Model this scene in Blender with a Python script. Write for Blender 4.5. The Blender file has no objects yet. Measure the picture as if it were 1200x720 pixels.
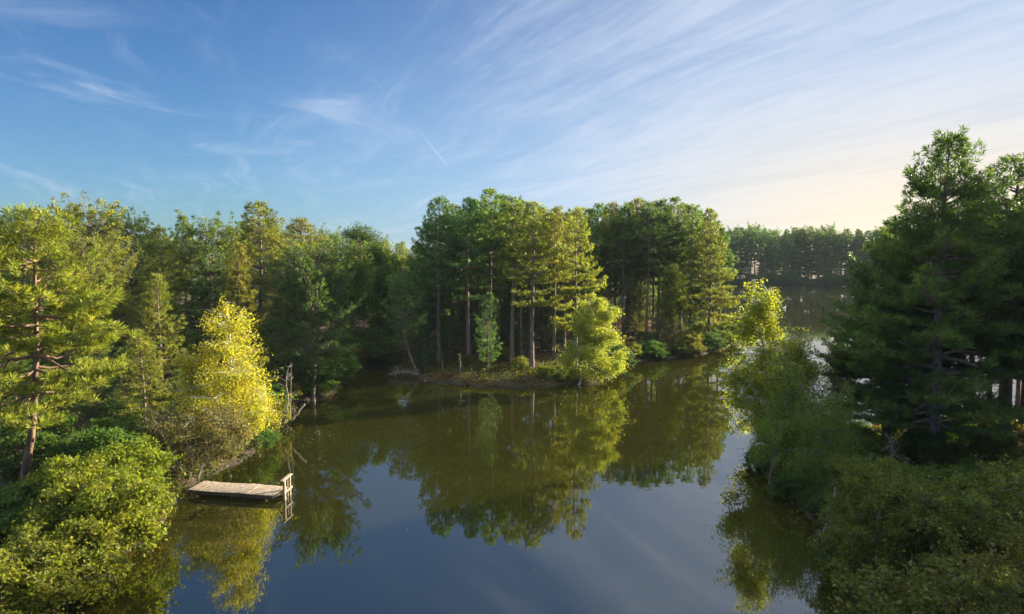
import bpy, math
import numpy as np
from math import radians, sin, cos, pi, tan, atan2
from mathutils import Vector

SC = bpy.context.scene
COL = SC.collection

# ------------------------------------------------------------------ camera, sky, sun, exposure
CAM_H = 14.0
PITCH = math.atan(65 / 800)
SUN_AZ = radians(59)          # clockwise from +Y (the view direction)
SUN_EL = radians(14)

cam_d = bpy.data.cameras.new('camera')
cam = bpy.data.objects.new('camera', cam_d)
COL.objects.link(cam)
cam.location = (0, 0, CAM_H)
cam.rotation_euler = (pi / 2 - PITCH, 0, 0)
cam_d.lens = 24
cam_d.sensor_width = 36
cam_d.clip_start = 0.1
cam_d.clip_end = 6000
SC.camera = cam

SC.view_settings.view_transform = 'Standard'
SC.view_settings.look = 'None'
SC.view_settings.gamma = 1
SC.view_settings.use_curve_mapping = False
SC.view_settings.exposure = 1.9
SC.cycles.max_bounces = 6
SC.cycles.diffuse_bounces = 4
SC.cycles.glossy_bounces = 3
SC.cycles.transmission_bounces = 4
SC.cycles.volume_bounces = 0
SC.cycles.transparent_max_bounces = 8
SC.cycles.caustics_reflective = False
SC.cycles.caustics_refractive = False
SC.cycles.sample_clamp_indirect = 4
SC.cycles.use_denoising = True

sun_d = bpy.data.lights.new('sun', 'SUN')
sun_d.energy = 5.0
sun_d.angle = radians(0.6)
sun_d.color = (1.0, 0.86, 0.62)
sun = bpy.data.objects.new('sun', sun_d)
COL.objects.link(sun)
sdir = Vector((sin(SUN_AZ) * cos(SUN_EL), cos(SUN_AZ) * cos(SUN_EL), sin(SUN_EL)))
sun.rotation_euler = sdir.to_track_quat('Z', 'Y').to_euler()


class NT:
    """small helper to write node graphs"""
    def __init__(self, tree):
        self.t = tree
        tree.nodes.clear()

    def n(self, typ, **kw):
        nd = self.t.nodes.new(typ)
        for k, v in kw.items():
            setattr(nd, k, v)
        return nd

    def put(self, sock, v):
        if v is None:
            return
        if hasattr(v, 'is_output') or hasattr(v, 'links'):
            self.t.links.new(v, sock)
        else:
            sock.default_value = v

    def math(self, op, a, b=None, c=None, clamp=False):
        nd = self.n('ShaderNodeMath', operation=op, use_clamp=clamp)
        self.put(nd.inputs[0], a)
        self.put(nd.inputs[1], b)
        self.put(nd.inputs[2], c)
        return nd.outputs[0]

    def mix(self, fac, a, b, blend='MIX'):
        nd = self.n('ShaderNodeMixRGB', blend_type=blend)
        self.put(nd.inputs[0], fac)
        self.put(nd.inputs[1], a)
        self.put(nd.inputs[2], b)
        return nd.outputs[0]

    def noise(self, vec, scale, detail=3, rough=0.55, dist=0.0):
        nd = self.n('ShaderNodeTexNoise')
        self.put(nd.inputs['Vector'], vec)
        nd.inputs['Scale'].default_value = scale
        nd.inputs['Detail'].default_value = detail
        nd.inputs['Roughness'].default_value = rough
        nd.inputs['Distortion'].default_value = dist
        return nd.outputs[0]

    def ramp(self, v, lo, hi, smooth=True):
        nd = self.n('ShaderNodeMapRange', interpolation_type='SMOOTHSTEP' if smooth else 'LINEAR')
        self.put(nd.inputs[0], v)
        self.put(nd.inputs[1], lo)
        self.put(nd.inputs[2], hi)
        return nd.outputs[0]

    def xyz(self, x, y, z):
        nd = self.n('ShaderNodeCombineXYZ')
        self.put(nd.inputs[0], x)
        self.put(nd.inputs[1], y)
        self.put(nd.inputs[2], z)
        return nd.outputs[0]

    def vmath(self, op, a, b=None):
        nd = self.n('ShaderNodeVectorMath', operation=op)
        self.put(nd.inputs[0], a)
        self.put(nd.inputs[1], b)
        return nd.outputs['Value'] if op in ('DOT_PRODUCT', 'LENGTH') else nd.outputs[0]


def build_world():
    w = bpy.data.worlds.new('World')
    SC.world = w
    w.use_nodes = True
    N = NT(w.node_tree)
    sky = N.n('ShaderNodeTexSky', sky_type='NISHITA')
    sky.sun_disc = False
    sky.sun_elevation = SUN_EL
    sky.sun_rotation = SUN_AZ
    sky.altitude = 50
    sky.air_density = 1.0
    sky.dust_density = 0.35
    sky.ozone_density = 2.0
    tc = N.n('ShaderNodeTexCoord')
    d = N.vmath('NORMALIZE', tc.outputs['Generated'])
    sp = N.n('ShaderNodeSeparateXYZ')
    N.put(sp.inputs[0], d)
    x, y, z = sp.outputs[0], sp.outputs[1], sp.outputs[2]
    zz = N.math('ADD', N.math('MAXIMUM', z, 0.0), 0.045)
    u = N.math('DIVIDE', x, zz)
    v = N.math('DIVIDE', y, zz)
    # the cirrus streaks run along a direction of the cloud plane; across = c, along = s
    a = 0.40
    c = N.math('ADD', N.math('MULTIPLY', u, cos(a)), N.math('MULTIPLY', v, sin(a)))
    s = N.math('SUBTRACT', N.math('MULTIPLY', v, cos(a)), N.math('MULTIPLY', u, sin(a)))
    warp = N.noise(N.xyz(N.math('MULTIPLY', c, 0.5), N.math('MULTIPLY', s, 0.35), 0.0), 0.8, 2)
    c2 = N.math('ADD', c, N.math('MULTIPLY', N.math('SUBTRACT', warp, 0.5), 0.9))
    big = N.noise(N.xyz(N.math('MULTIPLY', c2, 0.9), N.math('MULTIPLY', s, 0.13), 3.1), 1.5, 4, 0.55, 0.3)
    fine = N.noise(N.xyz(N.math('MULTIPLY', c2, 3.2), N.math('MULTIPLY', s, 0.42), 7.7), 2.0, 8, 0.66, 0.35)
    rip = N.noise(N.xyz(N.math('MULTIPLY', c2, 2.0), N.math('MULTIPLY', s, 2.6), 1.7), 2.6, 4, 0.6, 0.4)
    pat = N.math('ADD', N.math('ADD', N.math('MULTIPLY', big, 0.44), N.math('MULTIPLY', fine, 0.47)),
                 N.math('MULTIPLY', rip, 0.09))
    sunh = (sin(SUN_AZ), cos(SUN_AZ), 0.0)
    toward = N.vmath('DOT_PRODUCT', d, sunh)                    # 1 towards the sun
    side = N.ramp(toward, -0.05, 0.95)
    low = N.ramp(z, 0.62, 0.02)
    bias = N.math('ADD', N.math('MULTIPLY', N.ramp(toward, 0.15, 1.0), 0.34), N.math('MULTIPLY', low, 0.02))
    cov = N.ramp(N.math('ADD', pat, bias), 0.50, 0.94)
    # small wispy patches low in the west
    pu = N.noise(N.xyz(N.math('MULTIPLY', u, 1.0), N.math('MULTIPLY', v, 0.75), 12.3), 0.85, 6, 0.6, 0.8)
    wisp = N.math('MULTIPLY', N.ramp(pu, 0.52, 0.82), N.ramp(toward, 0.75, 0.2))
    wisp = N.math('MULTIPLY', wisp, N.math('MULTIPLY', N.ramp(z, 0.06, 0.14), 0.55))
    cov = N.math('MAXIMUM', N.math('MULTIPLY', cov, 0.72), wisp)

    # contrails: short straight lines in the cloud plane
    def trail(p0, p1, wd, k):
        def uv(px, py):
            dx, dz = (px - 600) / 800, (360 - py) / 800
            Y = cos(PITCH) + dz * sin(PITCH)
            Z = -sin(PITCH) + dz * cos(PITCH)
            L = math.sqrt(dx * dx + Y * Y + Z * Z)
            zc = Z / L + 0.045
            return dx / L / zc, Y / L / zc
        (u0, v0), (u1, v1) = uv(*p0), uv(*p1)
        L = math.hypot(u1 - u0, v1 - v0)
        tx, ty = (u1 - u0) / L, (v1 - v0) / L
        al = N.math('ADD', N.math('MULTIPLY', N.math('SUBTRACT', u, u0), tx), N.math('MULTIPLY', N.math('SUBTRACT', v, v0), ty))
        ac = N.math('ABSOLUTE', N.math('SUBTRACT', N.math('MULTIPLY', N.math('SUBTRACT', u, u0), ty), N.math('MULTIPLY', N.math('SUBTRACT', v, v0), tx)))
        m = N.ramp(ac, wd, wd * 0.2)
        m = N.math('MULTIPLY', m, N.ramp(al, 0.0, L * 0.9))
        m = N.math('MULTIPLY', m, N.ramp(al, L * 1.01, L * 0.98))
        return N.math('MULTIPLY', m, k)
    cov = N.math('MAXIMUM', cov, trail((466, 122), (523, 193), 0.014, 0.45))
    cov = N.math('MAXIMUM', cov, trail((426, 74), (448, 106), 0.014, 0.10))
    cov = N.math('MULTIPLY', cov, N.ramp(z, -0.01, 0.03))

    # thin milky veil low over the horizon, warmer towards the sun
    veil = N.math('MULTIPLY', N.ramp(z, 0.34, 0.0), N.math('ADD', N.math('MULTIPLY', N.ramp(toward, 0.1, 0.9), 0.75), 0.18))
    warm = N.math('MULTIPLY', N.ramp(toward, 0.50, 0.92), N.ramp(z, 0.30, 0.0))
    vcol = N.mix(warm, (2.8, 4.1, 5.6, 1), (7.0, 5.6, 3.6, 1))
    ccol = N.mix(warm, (4.4, 5.0, 6.0, 1), (6.8, 6.0, 4.7, 1))
    glare = N.math('SUBTRACT', 1.0, N.math('MULTIPLY', N.ramp(toward, 0.2, 1.0), 0.5))
    base = N.mix(1.0, sky.outputs[0], (0.36, 0.62, 0.94, 1), 'MULTIPLY')
    base = N.mix(1.0, base, N.xyz(glare, glare, glare), 'MULTIPLY')
    milk = N.math('MULTIPLY', N.ramp(toward, 0.05, 0.95), N.ramp(z, 0.75, 0.05))
    base = N.mix(N.math('MULTIPLY', milk, 0.55), base, (4.0, 4.7, 5.9, 1))
    colr = N.mix(veil, base, vcol)
    colr = N.mix(cov, colr, ccol)
    # bright cirrus sheet added overhead, out of view, to lift the ambient light
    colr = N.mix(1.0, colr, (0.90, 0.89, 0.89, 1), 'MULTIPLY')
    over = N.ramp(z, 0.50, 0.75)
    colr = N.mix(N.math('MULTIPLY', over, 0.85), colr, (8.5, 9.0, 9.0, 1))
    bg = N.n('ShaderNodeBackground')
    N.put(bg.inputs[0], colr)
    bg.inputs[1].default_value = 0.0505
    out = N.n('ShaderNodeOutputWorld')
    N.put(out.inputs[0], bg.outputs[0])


build_world()

# ------------------------------------------------------------------ picture <-> place


def ray(px, py):
    cx, cy = (px - 600) / 800, (360 - py) / 800
    return Vector((cx, cos(PITCH) + cy * sin(PITCH), -sin(PITCH) + cy * cos(PITCH)))


def at(px, py, z=0.0):
    r = ray(px, py)
    t = (z - CAM_H) / r.z
    return (r.x * t, r.y * t)


def up(px, py, Y):
    """x and z of the point seen at (px, py) at distance Y"""
    r = ray(px, py)
    t = Y / r.y
    return r.x * t, CAM_H + r.z * t


# ------------------------------------------------------------------ properties


def tag(o, label=None, cat=None, group=None, kind=None):
    if label: o['label'] = label
    if cat: o['category'] = cat
    if group: o['group'] = group
    if kind: o['kind'] = kind
    return o


def empty(name, loc=(0, 0, 0), rz=0.0):
    o = bpy.data.objects.new(name, None)
    COL.objects.link(o)
    o.location = loc
    o.rotation_euler = (0, 0, rz)
    o.empty_display_size = 0.2
    return o


def link(name, me, parent=None, mat=None):
    if mat is not None and not me.materials:
        me.materials.append(mat)
    o = bpy.data.objects.new(name, me)
    COL.objects.link(o)
    o.parent = parent
    return o


def mesh_np(name, V, F, tint=None, smooth=False):
    """V (n,3), F (m,k) with constant k, or a list of such arrays"""
    me = bpy.data.meshes.new(name)
    V = np.asarray(V, dtype=np.float32)
    Fs = [F]
    Fs = [np.asarray(f, dtype=np.int32) for f in Fs if len(f)]
    me.vertices.add(len(V))
    me.vertices.foreach_set('co', V.ravel())
    loops = np.concatenate([f.ravel() for f in Fs])
    tot = np.concatenate([np.full(len(f), f.shape[1], dtype=np.int32) for f in Fs])
    start = np.concatenate([[0], np.cumsum(tot)[:-1]]).astype(np.int32)
    me.loops.add(len(loops))
    me.loops.foreach_set('vertex_index', loops)
    me.polygons.add(len(tot))
    me.polygons.foreach_set('loop_start', start)
    me.polygons.foreach_set('loop_total', tot)
    if smooth:
        me.polygons.foreach_set('use_smooth', np.ones(len(tot), dtype=bool))
    if tint is not None:
        at_ = me.attributes.new('tint', 'FLOAT', 'POINT')
        at_.data.foreach_set('value', np.asarray(tint, dtype=np.float32))
    me.update(calc_edges=True)
    return me


# ------------------------------------------------------------------ materials


def mat_new(name):
    m = bpy.data.materials.new(name)
    m.use_nodes = True
    return m, NT(m.node_tree)


def foliage_mat(name, yellow, transl=0.38, rough=0.5, spec=0.25, needle=False):
    m, N = mat_new(name)
    oi = N.n('ShaderNodeObjectInfo')
    at_ = N.n('ShaderNodeAttribute', attribute_name='tint')
    t = at_.outputs['Fac']
    colr = oi.outputs['Color']
    # each spray or leaf a little lighter, darker or yellower than the next
    br = N.math('ADD', N.math('MULTIPLY', t, 0.95), 0.50)
    c1 = N.mix(1.0, colr, N.xyz(br, br, br), 'MULTIPLY')
    geo = N.n('ShaderNodeNewGeometry')
    big = N.noise(geo.outputs['Position'], 0.9, 3)
    c2 = N.mix(N.math('MULTIPLY', N.ramp(big, 0.42, 0.66), 0.65), c1, N.mix(1.0, c1, yellow, 'MULTIPLY'))
    c3 = N.mix(N.math('MULTIPLY', N.ramp(t, 0.93, 0.99), 0.5), c2, N.mix(1.0, c2, (1.7, 1.15, 0.8, 1), 'MULTIPLY'))
    p = N.n('ShaderNodeBsdfPrincipled')
    N.put(p.inputs['Base Color'], c3)
    p.inputs['Roughness'].default_value = rough
    p.inputs['Specular IOR Level'].default_value = spec
    tr = N.n('ShaderNodeBsdfTranslucent')
    N.put(tr.inputs[0], N.mix(1.0, c3, (1.35, 1.45, 0.55, 1), 'MULTIPLY'))
    ms = N.n('ShaderNodeMixShader')
    ms.inputs[0].default_value = transl
    N.put(ms.inputs[1], p.outputs[0])
    N.put(ms.inputs[2], tr.outputs[0])
    out = N.n('ShaderNodeOutputMaterial')
    N.put(out.inputs[0], ms.outputs[0])
    return m


M_NEEDLE = foliage_mat('pine_needles', (1.3, 1.12, 0.7, 1), 0.42)
M_LEAF = foliage_mat('broad_leaves', (1.35, 1.12, 0.7, 1), 0.50, 0.6, 0.2)


def bark_mat(name, ca, cb_, scale=3.0, stretch=0.25, spots=None):
    m, N = mat_new(name)
    tc = N.n('ShaderNodeTexCoord')
    mp = N.n('ShaderNodeMapping')
    N.put(mp.inputs[0], tc.outputs['Object'])
    mp.inputs['Scale'].default_value = (1, 1, stretch)
    n1 = N.noise(mp.outputs[0], scale, 6, 0.65, 0.6)
    c = N.mix(N.ramp(n1, 0.35, 0.65), ca, cb_)
    if spots:
        n2 = N.noise(tc.outputs['Object'], 7.0, 3, 0.6)
        c = N.mix(N.ramp(n2, 0.58, 0.66), c, spots)
    p = N.n('ShaderNodeBsdfPrincipled')
    N.put(p.inputs['Base Color'], c)
    p.inputs['Roughness'].default_value = 0.85
    b = N.n('ShaderNodeBump')
    b.inputs['Strength'].default_value = 0.7
    b.inputs['Distance'].default_value = 0.04
    N.put(b.inputs['Height'], n1)
    N.put(p.inputs['Normal'], b.outputs[0])
    out = N.n('ShaderNodeOutputMaterial')
    N.put(out.inputs[0], p.outputs[0])
    return m


M_PBARK = bark_mat('pine_bark', (0.10, 0.075, 0.062, 1), (0.27, 0.20, 0.17, 1), 6)
M_RBARK = bark_mat('red_pine_bark', (0.09, 0.055, 0.04, 1), (0.25, 0.15, 0.10, 1), 5)
M_BBARK = bark_mat('birch_bark', (0.45, 0.43, 0.38, 1), (0.68, 0.66, 0.60, 1), 4, 1.0, (0.06, 0.05, 0.045, 1))
M_GBARK = bark_mat('brown_bark', (0.07, 0.055, 0.04, 1), (0.17, 0.14, 0.11, 1), 6)
M_DEAD = bark_mat('dead_wood', (0.15, 0.13, 0.11, 1), (0.33, 0.29, 0.26, 1), 8)

# ------------------------------------------------------------------ tree geometry


class Wood:
    def __init__(self):
        self.V, self.F, self.n = [], [], 0

    def tube(self, pts, rad, sides=5):
        pts = np.asarray(pts, float)
        rad = np.asarray(rad, float)
        k = len(pts)
        tg = np.gradient(pts, axis=0)
        tg /= np.linalg.norm(tg, axis=1)[:, None] + 1e-9
        ref = np.array([0, 0, 1.0]) if abs(tg[0][2]) < 0.8 else np.array([1.0, 0, 0])
        a = np.cross(tg, ref)
        a /= np.linalg.norm(a, axis=1)[:, None] + 1e-9
        b = np.cross(tg, a)
        th = np.arange(sides) * 2 * pi / sides
        ring = pts[:, None, :] + rad[:, None, None] * (np.cos(th)[None, :, None] * a[:, None, :] + np.sin(th)[None, :, None] * b[:, None, :])
        self.V.append(ring.reshape(-1, 3))
        i = np.arange(k - 1)[:, None] * sides
        j = np.arange(sides)[None, :]
        j2 = (j + 1) % sides
        f = np.stack([i + j, i + j2, i + sides + j2, i + sides + j], -1).reshape(-1, 4) + self.n
        self.F.append(f)
        self.n += k * sides

    def mesh(self, name):
        return mesh_np(name, np.concatenate(self.V), np.concatenate(self.F), smooth=True)


def unit(a):
    return a / (np.linalg.norm(a, axis=-1, keepdims=True) + 1e-9)


def needle_mesh(name, rng, P, D, S, K=9, width=0.05, spread=0.75):
    """each spray = K thin needles fanning round its direction"""
    n = len(P)
    R = unit(rng.normal(size=(n, K, 3)))
    d = unit(D[:, None, :] + R * spread)
    L = S[:, None, None] * rng.uniform(0.65, 1.15, (n, K, 1))
    base = P[:, None, :] + R * S[:, None, None] * 0.12
    tip = base + d * L
    side = unit(np.cross(d, rng.normal(size=(n, K, 3)))) * (S[:, None, None] * width)
    v0 = base - side * 0.5 + d * L * 0.12
    v1 = base + side * 0.5 + d * L * 0.12
    mid = base + d * L * 0.55
    V = np.stack([base, mid + side, tip, mid - side], 2).reshape(-1, 3)
    F = np.arange(n * K * 4).reshape(-1, 4)
    tint = np.repeat(rng.uniform(0, 1, n), K * 4)
    return mesh_np(name, V, F, tint)


def leaf_mesh(name, rng, P, size, flat=0.5, hang=0.0, jitter=0.5):
    n = len(P)
    nrm = unit(rng.normal(size=(n, 3)) + np.array([0, 0, flat]))
    ax = unit(np.cross(nrm, rng.normal(size=(n, 3))) - np.array([0, 0, hang]))
    ay = unit(np.cross(nrm, ax))
    s = size * rng.uniform(1 - jitter, 1 + jitter, (n, 1))
    a, b = ax * s, ay * s * 0.62
    fold = nrm * s * 0.15
    V = np.stack([P, P + a * 0.5 + b * 0.5 + fold, P + a, P + a * 0.5 - b * 0.5 + fold], 1).reshape(-1, 3)
    F = np.arange(n * 4).reshape(-1, 4)
    return mesh_np(name, V, F, np.repeat(rng.uniform(0, 1, n), 4))


def curve_pts(p0, p1, sag, n, rng=None, wob=0.0):
    t = np.linspace(0, 1, n)[:, None]
    P = p0 + (p1 - p0) * t
    P[:, 2] += (sag * 4 * t * (1 - t))[:, 0]
    if rng is not None and wob:
        w = rng.normal(size=(n, 3)) * wob
        w[0] = 0
        P += w
    return P


def make_pine(name, seed, h, cb, rmax, prof, spacing=0.75, nper=5, tw=0.42, ts=0.34, tsp=0.30, K=9,
              width=0.045, upturn=0.5, pitch=(0.0, 0.9), r0=0.22, wob=0.08, lean=(0, 0), dead=8, bark=None,
              gap=0.0, q0=0.22, twl=0.45, spread=0.75, flat=0.25, bend=None, layers=None):
    """trunk + whorled limbs + flat side twigs carrying needle sprays; returns (trunk mesh, crown mesh, height)"""
    rng = np.random.default_rng(seed)
    W = Wood()
    nt = 14
    tz = np.linspace(0, 1, nt)
    tp = np.zeros((nt, 3))
    tp[:, 2] = tz * h
    ph = rng.uniform(0, 6.28, 2)
    tp[:, 0] = lean[0] * tz ** 1.2 + wob * np.sin(tz * 5 + ph[0]) * tz
    tp[:, 1] = lean[1] * tz ** 1.2 + wob * np.sin(tz * 4 + ph[1]) * tz
    if bend is not None:
        tp[:, 0] += np.interp(tz, bend[0], bend[1])
    tr = r0 * (1 - tz) ** 0.75 + 0.018
    tr[0] *= 1.35
    tp[0, 2] = -0.5
    W.tube(tp, tr, 8)

    def trunk(z):
        return np.array([np.interp(z, tp[:, 2], tp[:, i]) for i in range(3)])
    P, D, S = [], [], []
    z = cb
    while z < h - 0.25:
        t = (z - cb) / (h - cb)
        nb = max(3, int(round(nper * rng.uniform(0.7, 1.25))))
        a0 = rng.uniform(0, 6.28)
        for b in range(nb):
            if rng.random() < gap:
                continue
            az = a0 + b * 2 * pi / nb + rng.normal() * 0.25
            L = rmax * np.interp(t, prof[0], prof[1]) * rng.uniform(0.68, 1.18)
            if L < 0.15:
                continue
            el = pitch[0] + (pitch[1] - pitch[0]) * t ** 1.4 + rng.normal() * 0.10
            zb = z + rng.normal() * spacing * 0.10
            if zb > h - 0.1:
                continue
            p0 = trunk(zb)
            hd = np.array([cos(az), sin(az), 0])
            m = 7
            s = np.linspace(0, 1, m)
            path = p0 + hd * (L * cos(el) * s)[:, None]
            path[:, 2] += L * sin(el) * s + upturn * L * 0.22 * (s ** 2.2) - 0.05 * L * np.sin(pi * s)
            path[1:] += rng.normal(size=(m - 1, 3)) * 0.03 * L
            rb = 0.012 + 0.016 * L * (0.5 + 0.5 * r0 / 0.22)
            W.tube(path, rb * (1 - s * 0.8), 4)
            side = np.array([-hd[1], hd[0], 0])
            q = q0
            while q < 1.0:
                c = np.array([np.interp(q, s, path[:, i]) for i in range(3)])
                q += tw / L * rng.uniform(0.7, 1.3)
                for sg in (-1, 1):
                    tl = (L * (1 - q) * twl + 0.30) * rng.uniform(0.6, 1.2)
                    if tl < 0.08:
                        continue
                    d = hd * 0.75 + side * sg * rng.uniform(0.6, 1.1) + np.array([0, 0, rng.normal() * 0.09 + flat * 0.35])
                    d /= np.linalg.norm(d)
                    e = c + d * tl
                    e[2] += 0.06
                    if tl > 0.5:
                        W.tube(np.array([c, (c + e) / 2, e]), [0.014, 0.010, 0.006], 3)
                    k = max(1, int(tl / tsp))
                    for i in range(k):
                        f = 1 - i / k * 0.8 if k > 1 else 1.0
                        P.append(c + (e - c) * f + rng.normal(size=3) * np.array([0.06, 0.06, 0.03]))
                        D.append(d * 0.7 + np.array([0, 0, 0.35 + flat]))
                        S.append(ts * rng.uniform(0.75, 1.2))
            P.append(path[-1])
            D.append(hd * 0.6 + np.array([0, 0, 0.7]))
            S.append(ts * 1.15)
        z += spacing * rng.uniform(0.75, 1.25) * (1.0 - 0.35 * t)
    for i in range(6):                                            # leader
        P.append(trunk(h - 0.15 * i) + rng.normal(size=3) * 0.04)
        D.append(np.array([0, 0, 1.0]) + rng.normal(size=3) * 0.3)
        S.append(ts)
    for i in range(dead):                                         # bare snags under the crown
        zb = rng.uniform(max(1.0, cb * 0.35), cb)
        az = rng.uniform(0, 6.28)
        L = rng.uniform(0.4, 1.0) * rmax * 0.45
        p0 = trunk(zb)
        e = p0 + np.array([cos(az) * L, sin(az) * L, rng.uniform(-0.35, 0.15) * L])
        W.tube(curve_pts(p0, e, 0.05 * L, 4, rng, 0.03), np.linspace(0.022, 0.006, 4), 3)
    P, D, S = np.array(P), unit(np.array(D)), np.array(S)
    tm = W.mesh(name + '_trunk')
    tm.materials.append(bark or M_PBARK)
    cm = needle_mesh(name + '_crown', rng, P, D, S, K, width, spread)
    cm.materials.append(M_NEEDLE)
    return tm, cm, h


def make_broad(name, seed, h, lobes, stems, ntwig=260, per=40, leaf=0.11, scat=0.28, hang=0.0, strand=0.0,
               limbs=14, r0=0.10, bark=None, shell=2.4, flat=0.4, clump=0.7, cr=0.26, shoots=0.16):
    """stems: list of paths; lobes: (cx,cy,cz,rx,ry,rz,weight). Limbs reach into the lobes, twigs leave the limbs, leaves sit on twigs."""
    rng = np.random.default_rng(seed)
    W = Wood()
    sk = []
    for st in stems:
        st = np.asarray(st, float)
        t = np.linspace(0, 1, 9)
        tt = np.linspace(0, 1, len(st))
        p = np.stack([np.interp(t, tt, st[:, i]) for i in range(3)], 1)
        p[1:] += rng.normal(size=(8, 3)) * 0.03 * h * 0.1
        rr = r0 * (1 - t * 0.85)
        W.tube(p, rr, 7)
        sk.append(p[2:])
    L = np.array([l[:6] for l in lobes], float)
    w = np.array([l[6] for l in lobes], float)
    w /= w.sum()

    def sample(n, pw):
        i = rng.choice(len(L), n, p=w)
        d = unit(rng.normal(size=(n, 3)))
        r = rng.uniform(0, 1, (n, 1)) ** (1 / pw)
        return L[i, :3] + d * r * L[i, 3:] * rng.uniform(0.88, 1.10, (n, 1))
    base = np.concatenate(sk)
    ends = sample(limbs, 3.0)
    for e in ends:
        sc_ = np.linalg.norm(base - e, axis=1) + 1.5 * np.maximum(0, base[:, 2] - e[2] + 0.3)
        p0 = base[np.argmin(sc_)]
        pts = curve_pts(p0, e, 0.08 * np.linalg.norm(e - p0), 6, rng, 0.05)
        W.tube(pts, np.linspace(r0 * 0.45, 0.012, 6), 4)
        sk.append(pts[1:])
    allp = np.concatenate(sk)
    tw_ = sample(ntwig, shell)
    nc = int(ntwig * clump)
    if nc:
        cs = sample(limbs, 5.0)
        cs = np.concatenate([cs, ends])
        i = rng.integers(0, len(cs), nc)
        rc = cr * L[:, 3:].mean()
        tw_[:nc] = cs[i] + unit(rng.normal(size=(nc, 3))) * rng.uniform(0.2, 1, (nc, 1)) ** 0.5 * rc * np.array([1, 1, 0.7])
    P = []
    for e in tw_:
        if e[2] < 0.12:
            continue
        dd = np.linalg.norm(allp - e, axis=1) + 0.8 * np.maximum(0, allp[:, 2] - e[2] + 0.1)
        p0 = allp[np.argmin(dd)]
        W.tube(np.array([p0, (p0 + e) / 2 + np.array([0, 0, 0.04]), e]), [0.014, 0.010, 0.005], 3)
        k = int(per * rng.uniform(0.5, 1.4))
        u = rng.uniform(0.35, 1.05, (k, 1)) ** 0.7
        q = p0 + (e - p0) * u if np.linalg.norm(e - p0) < 1.6 else e + (p0 - e) * (rng.uniform(0, 0.45, (k, 1)))
        q = q + rng.normal(size=(k, 3)) * np.array([scat, scat, scat * 0.6])
        if strand > 1.2:                                          # hanging strings of leaves
            st = e + rng.normal(size=(3, 3)) * np.array([0.22, 0.22, 0.15])
            q = st[rng.integers(0, 3, k)] + rng.normal(size=(k, 3)) * 0.045
            q[:, 2] -= rng.uniform(0, strand * rng.uniform(0.5, 1.2), k)
        elif strand:
            q[:, 2] -= rng.uniform(0, strand, k) ** 1.0
        P.append(q)
    ns = int(ntwig * shoots)
    i = rng.choice(len(L), ns, p=w)
    d = unit(rng.normal(size=(ns, 3)) + np.array([0, 0, 0.35]))
    for j in range(ns):
        e = L[i[j], :3] + d[j] * L[i[j], 3:] * rng.uniform(1.0, 1.32)
        p0 = L[i[j], :3] + d[j] * L[i[j], 3:] * 0.7
        if e[2] < 0.3 or e[2] > h * 1.03:
            continue
        e[2] -= hang * 0.25
        W.tube(np.array([p0, (p0 + e) / 2 + [0, 0, 0.05], e]), [0.010, 0.007, 0.004], 3)
        k = int(per * 0.45)
        P.append(p0 + (e - p0) * rng.uniform(0.1, 1.05, (k, 1)) + rng.normal(size=(k, 3)) * scat * 0.5)
    P = np.concatenate(P)
    P = P[P[:, 2] > 0.05]
    tm = W.mesh(name + '_trunk')
    tm.materials.append(bark or M_GBARK)
    cm = leaf_mesh(name + '_crown', rng, P, leaf, flat, hang)
    cm.materials.append(M_LEAF)
    return tm, cm, h


def place(kind, x, y, z, tree_name, colr, label, cat='tree', group=None, s=1.0, sxy=None, rz=0.0, tilt=(0, 0)):
    tm, cm, h = kind
    e = empty(tree_name, (x, y, z), rz)
    e.rotation_euler = (tilt[0], tilt[1], rz)
    tag(e, label, cat, group)
    k = sxy if sxy is not None else s
    e.scale = (k, k, s)
    link('trunk', tm, e)
    c = link('crown', cm, e)
    c.color = (*colr, 1)
    return e


# ------------------------------------------------------------------ land and water

def shore(pxs):
    return [at(*p) for p in pxs]


MAIN = [(-16.5, -30), (-16.5, 14)] + shore([(20, 760), (62, 712), (120, 672), (165, 640), (196, 608), (202, 585), (214, 572),
        (238, 560), (262, 550), (300, 531), (322, 512), (338, 490), (352, 472), (392, 462), (408, 449), (406, 440),
        (424, 432), (448, 430), (462, 432), (476, 438), (492, 446), (520, 449), (560, 453), (610, 454), (655, 452), (700, 450),
        (722, 440), (732, 427), (770, 422), (815, 417), (842, 411), (868, 402)]) + \
       [(33, 112), (30, 128), (22, 146), (14, 170), (8, 210), (10, 282), (30, 284), (60, 286), (120, 284), (200, 300),
        (420, 420), (900, 420), (1500, 420), (1500, 1500), (-1500, 1500), (-1500, -1500), (-60, -1500), (-16.5, -200)]
RIGHT = shore([(1040, 760), (1012, 700), (992, 664), (972, 640), (955, 615), (930, 592), (900, 570), (893, 545), (915, 528), (975, 508), (1020, 503),
               (1080, 498), (1140, 494), (1200, 490), (1300, 485)]) + [(80, 60), (140, 66), (240, 60), (400, -60), (100, -60), (20, -20), (14, 8)]
POLYS = [np.array(MAIN), np.array(RIGHT)]


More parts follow.
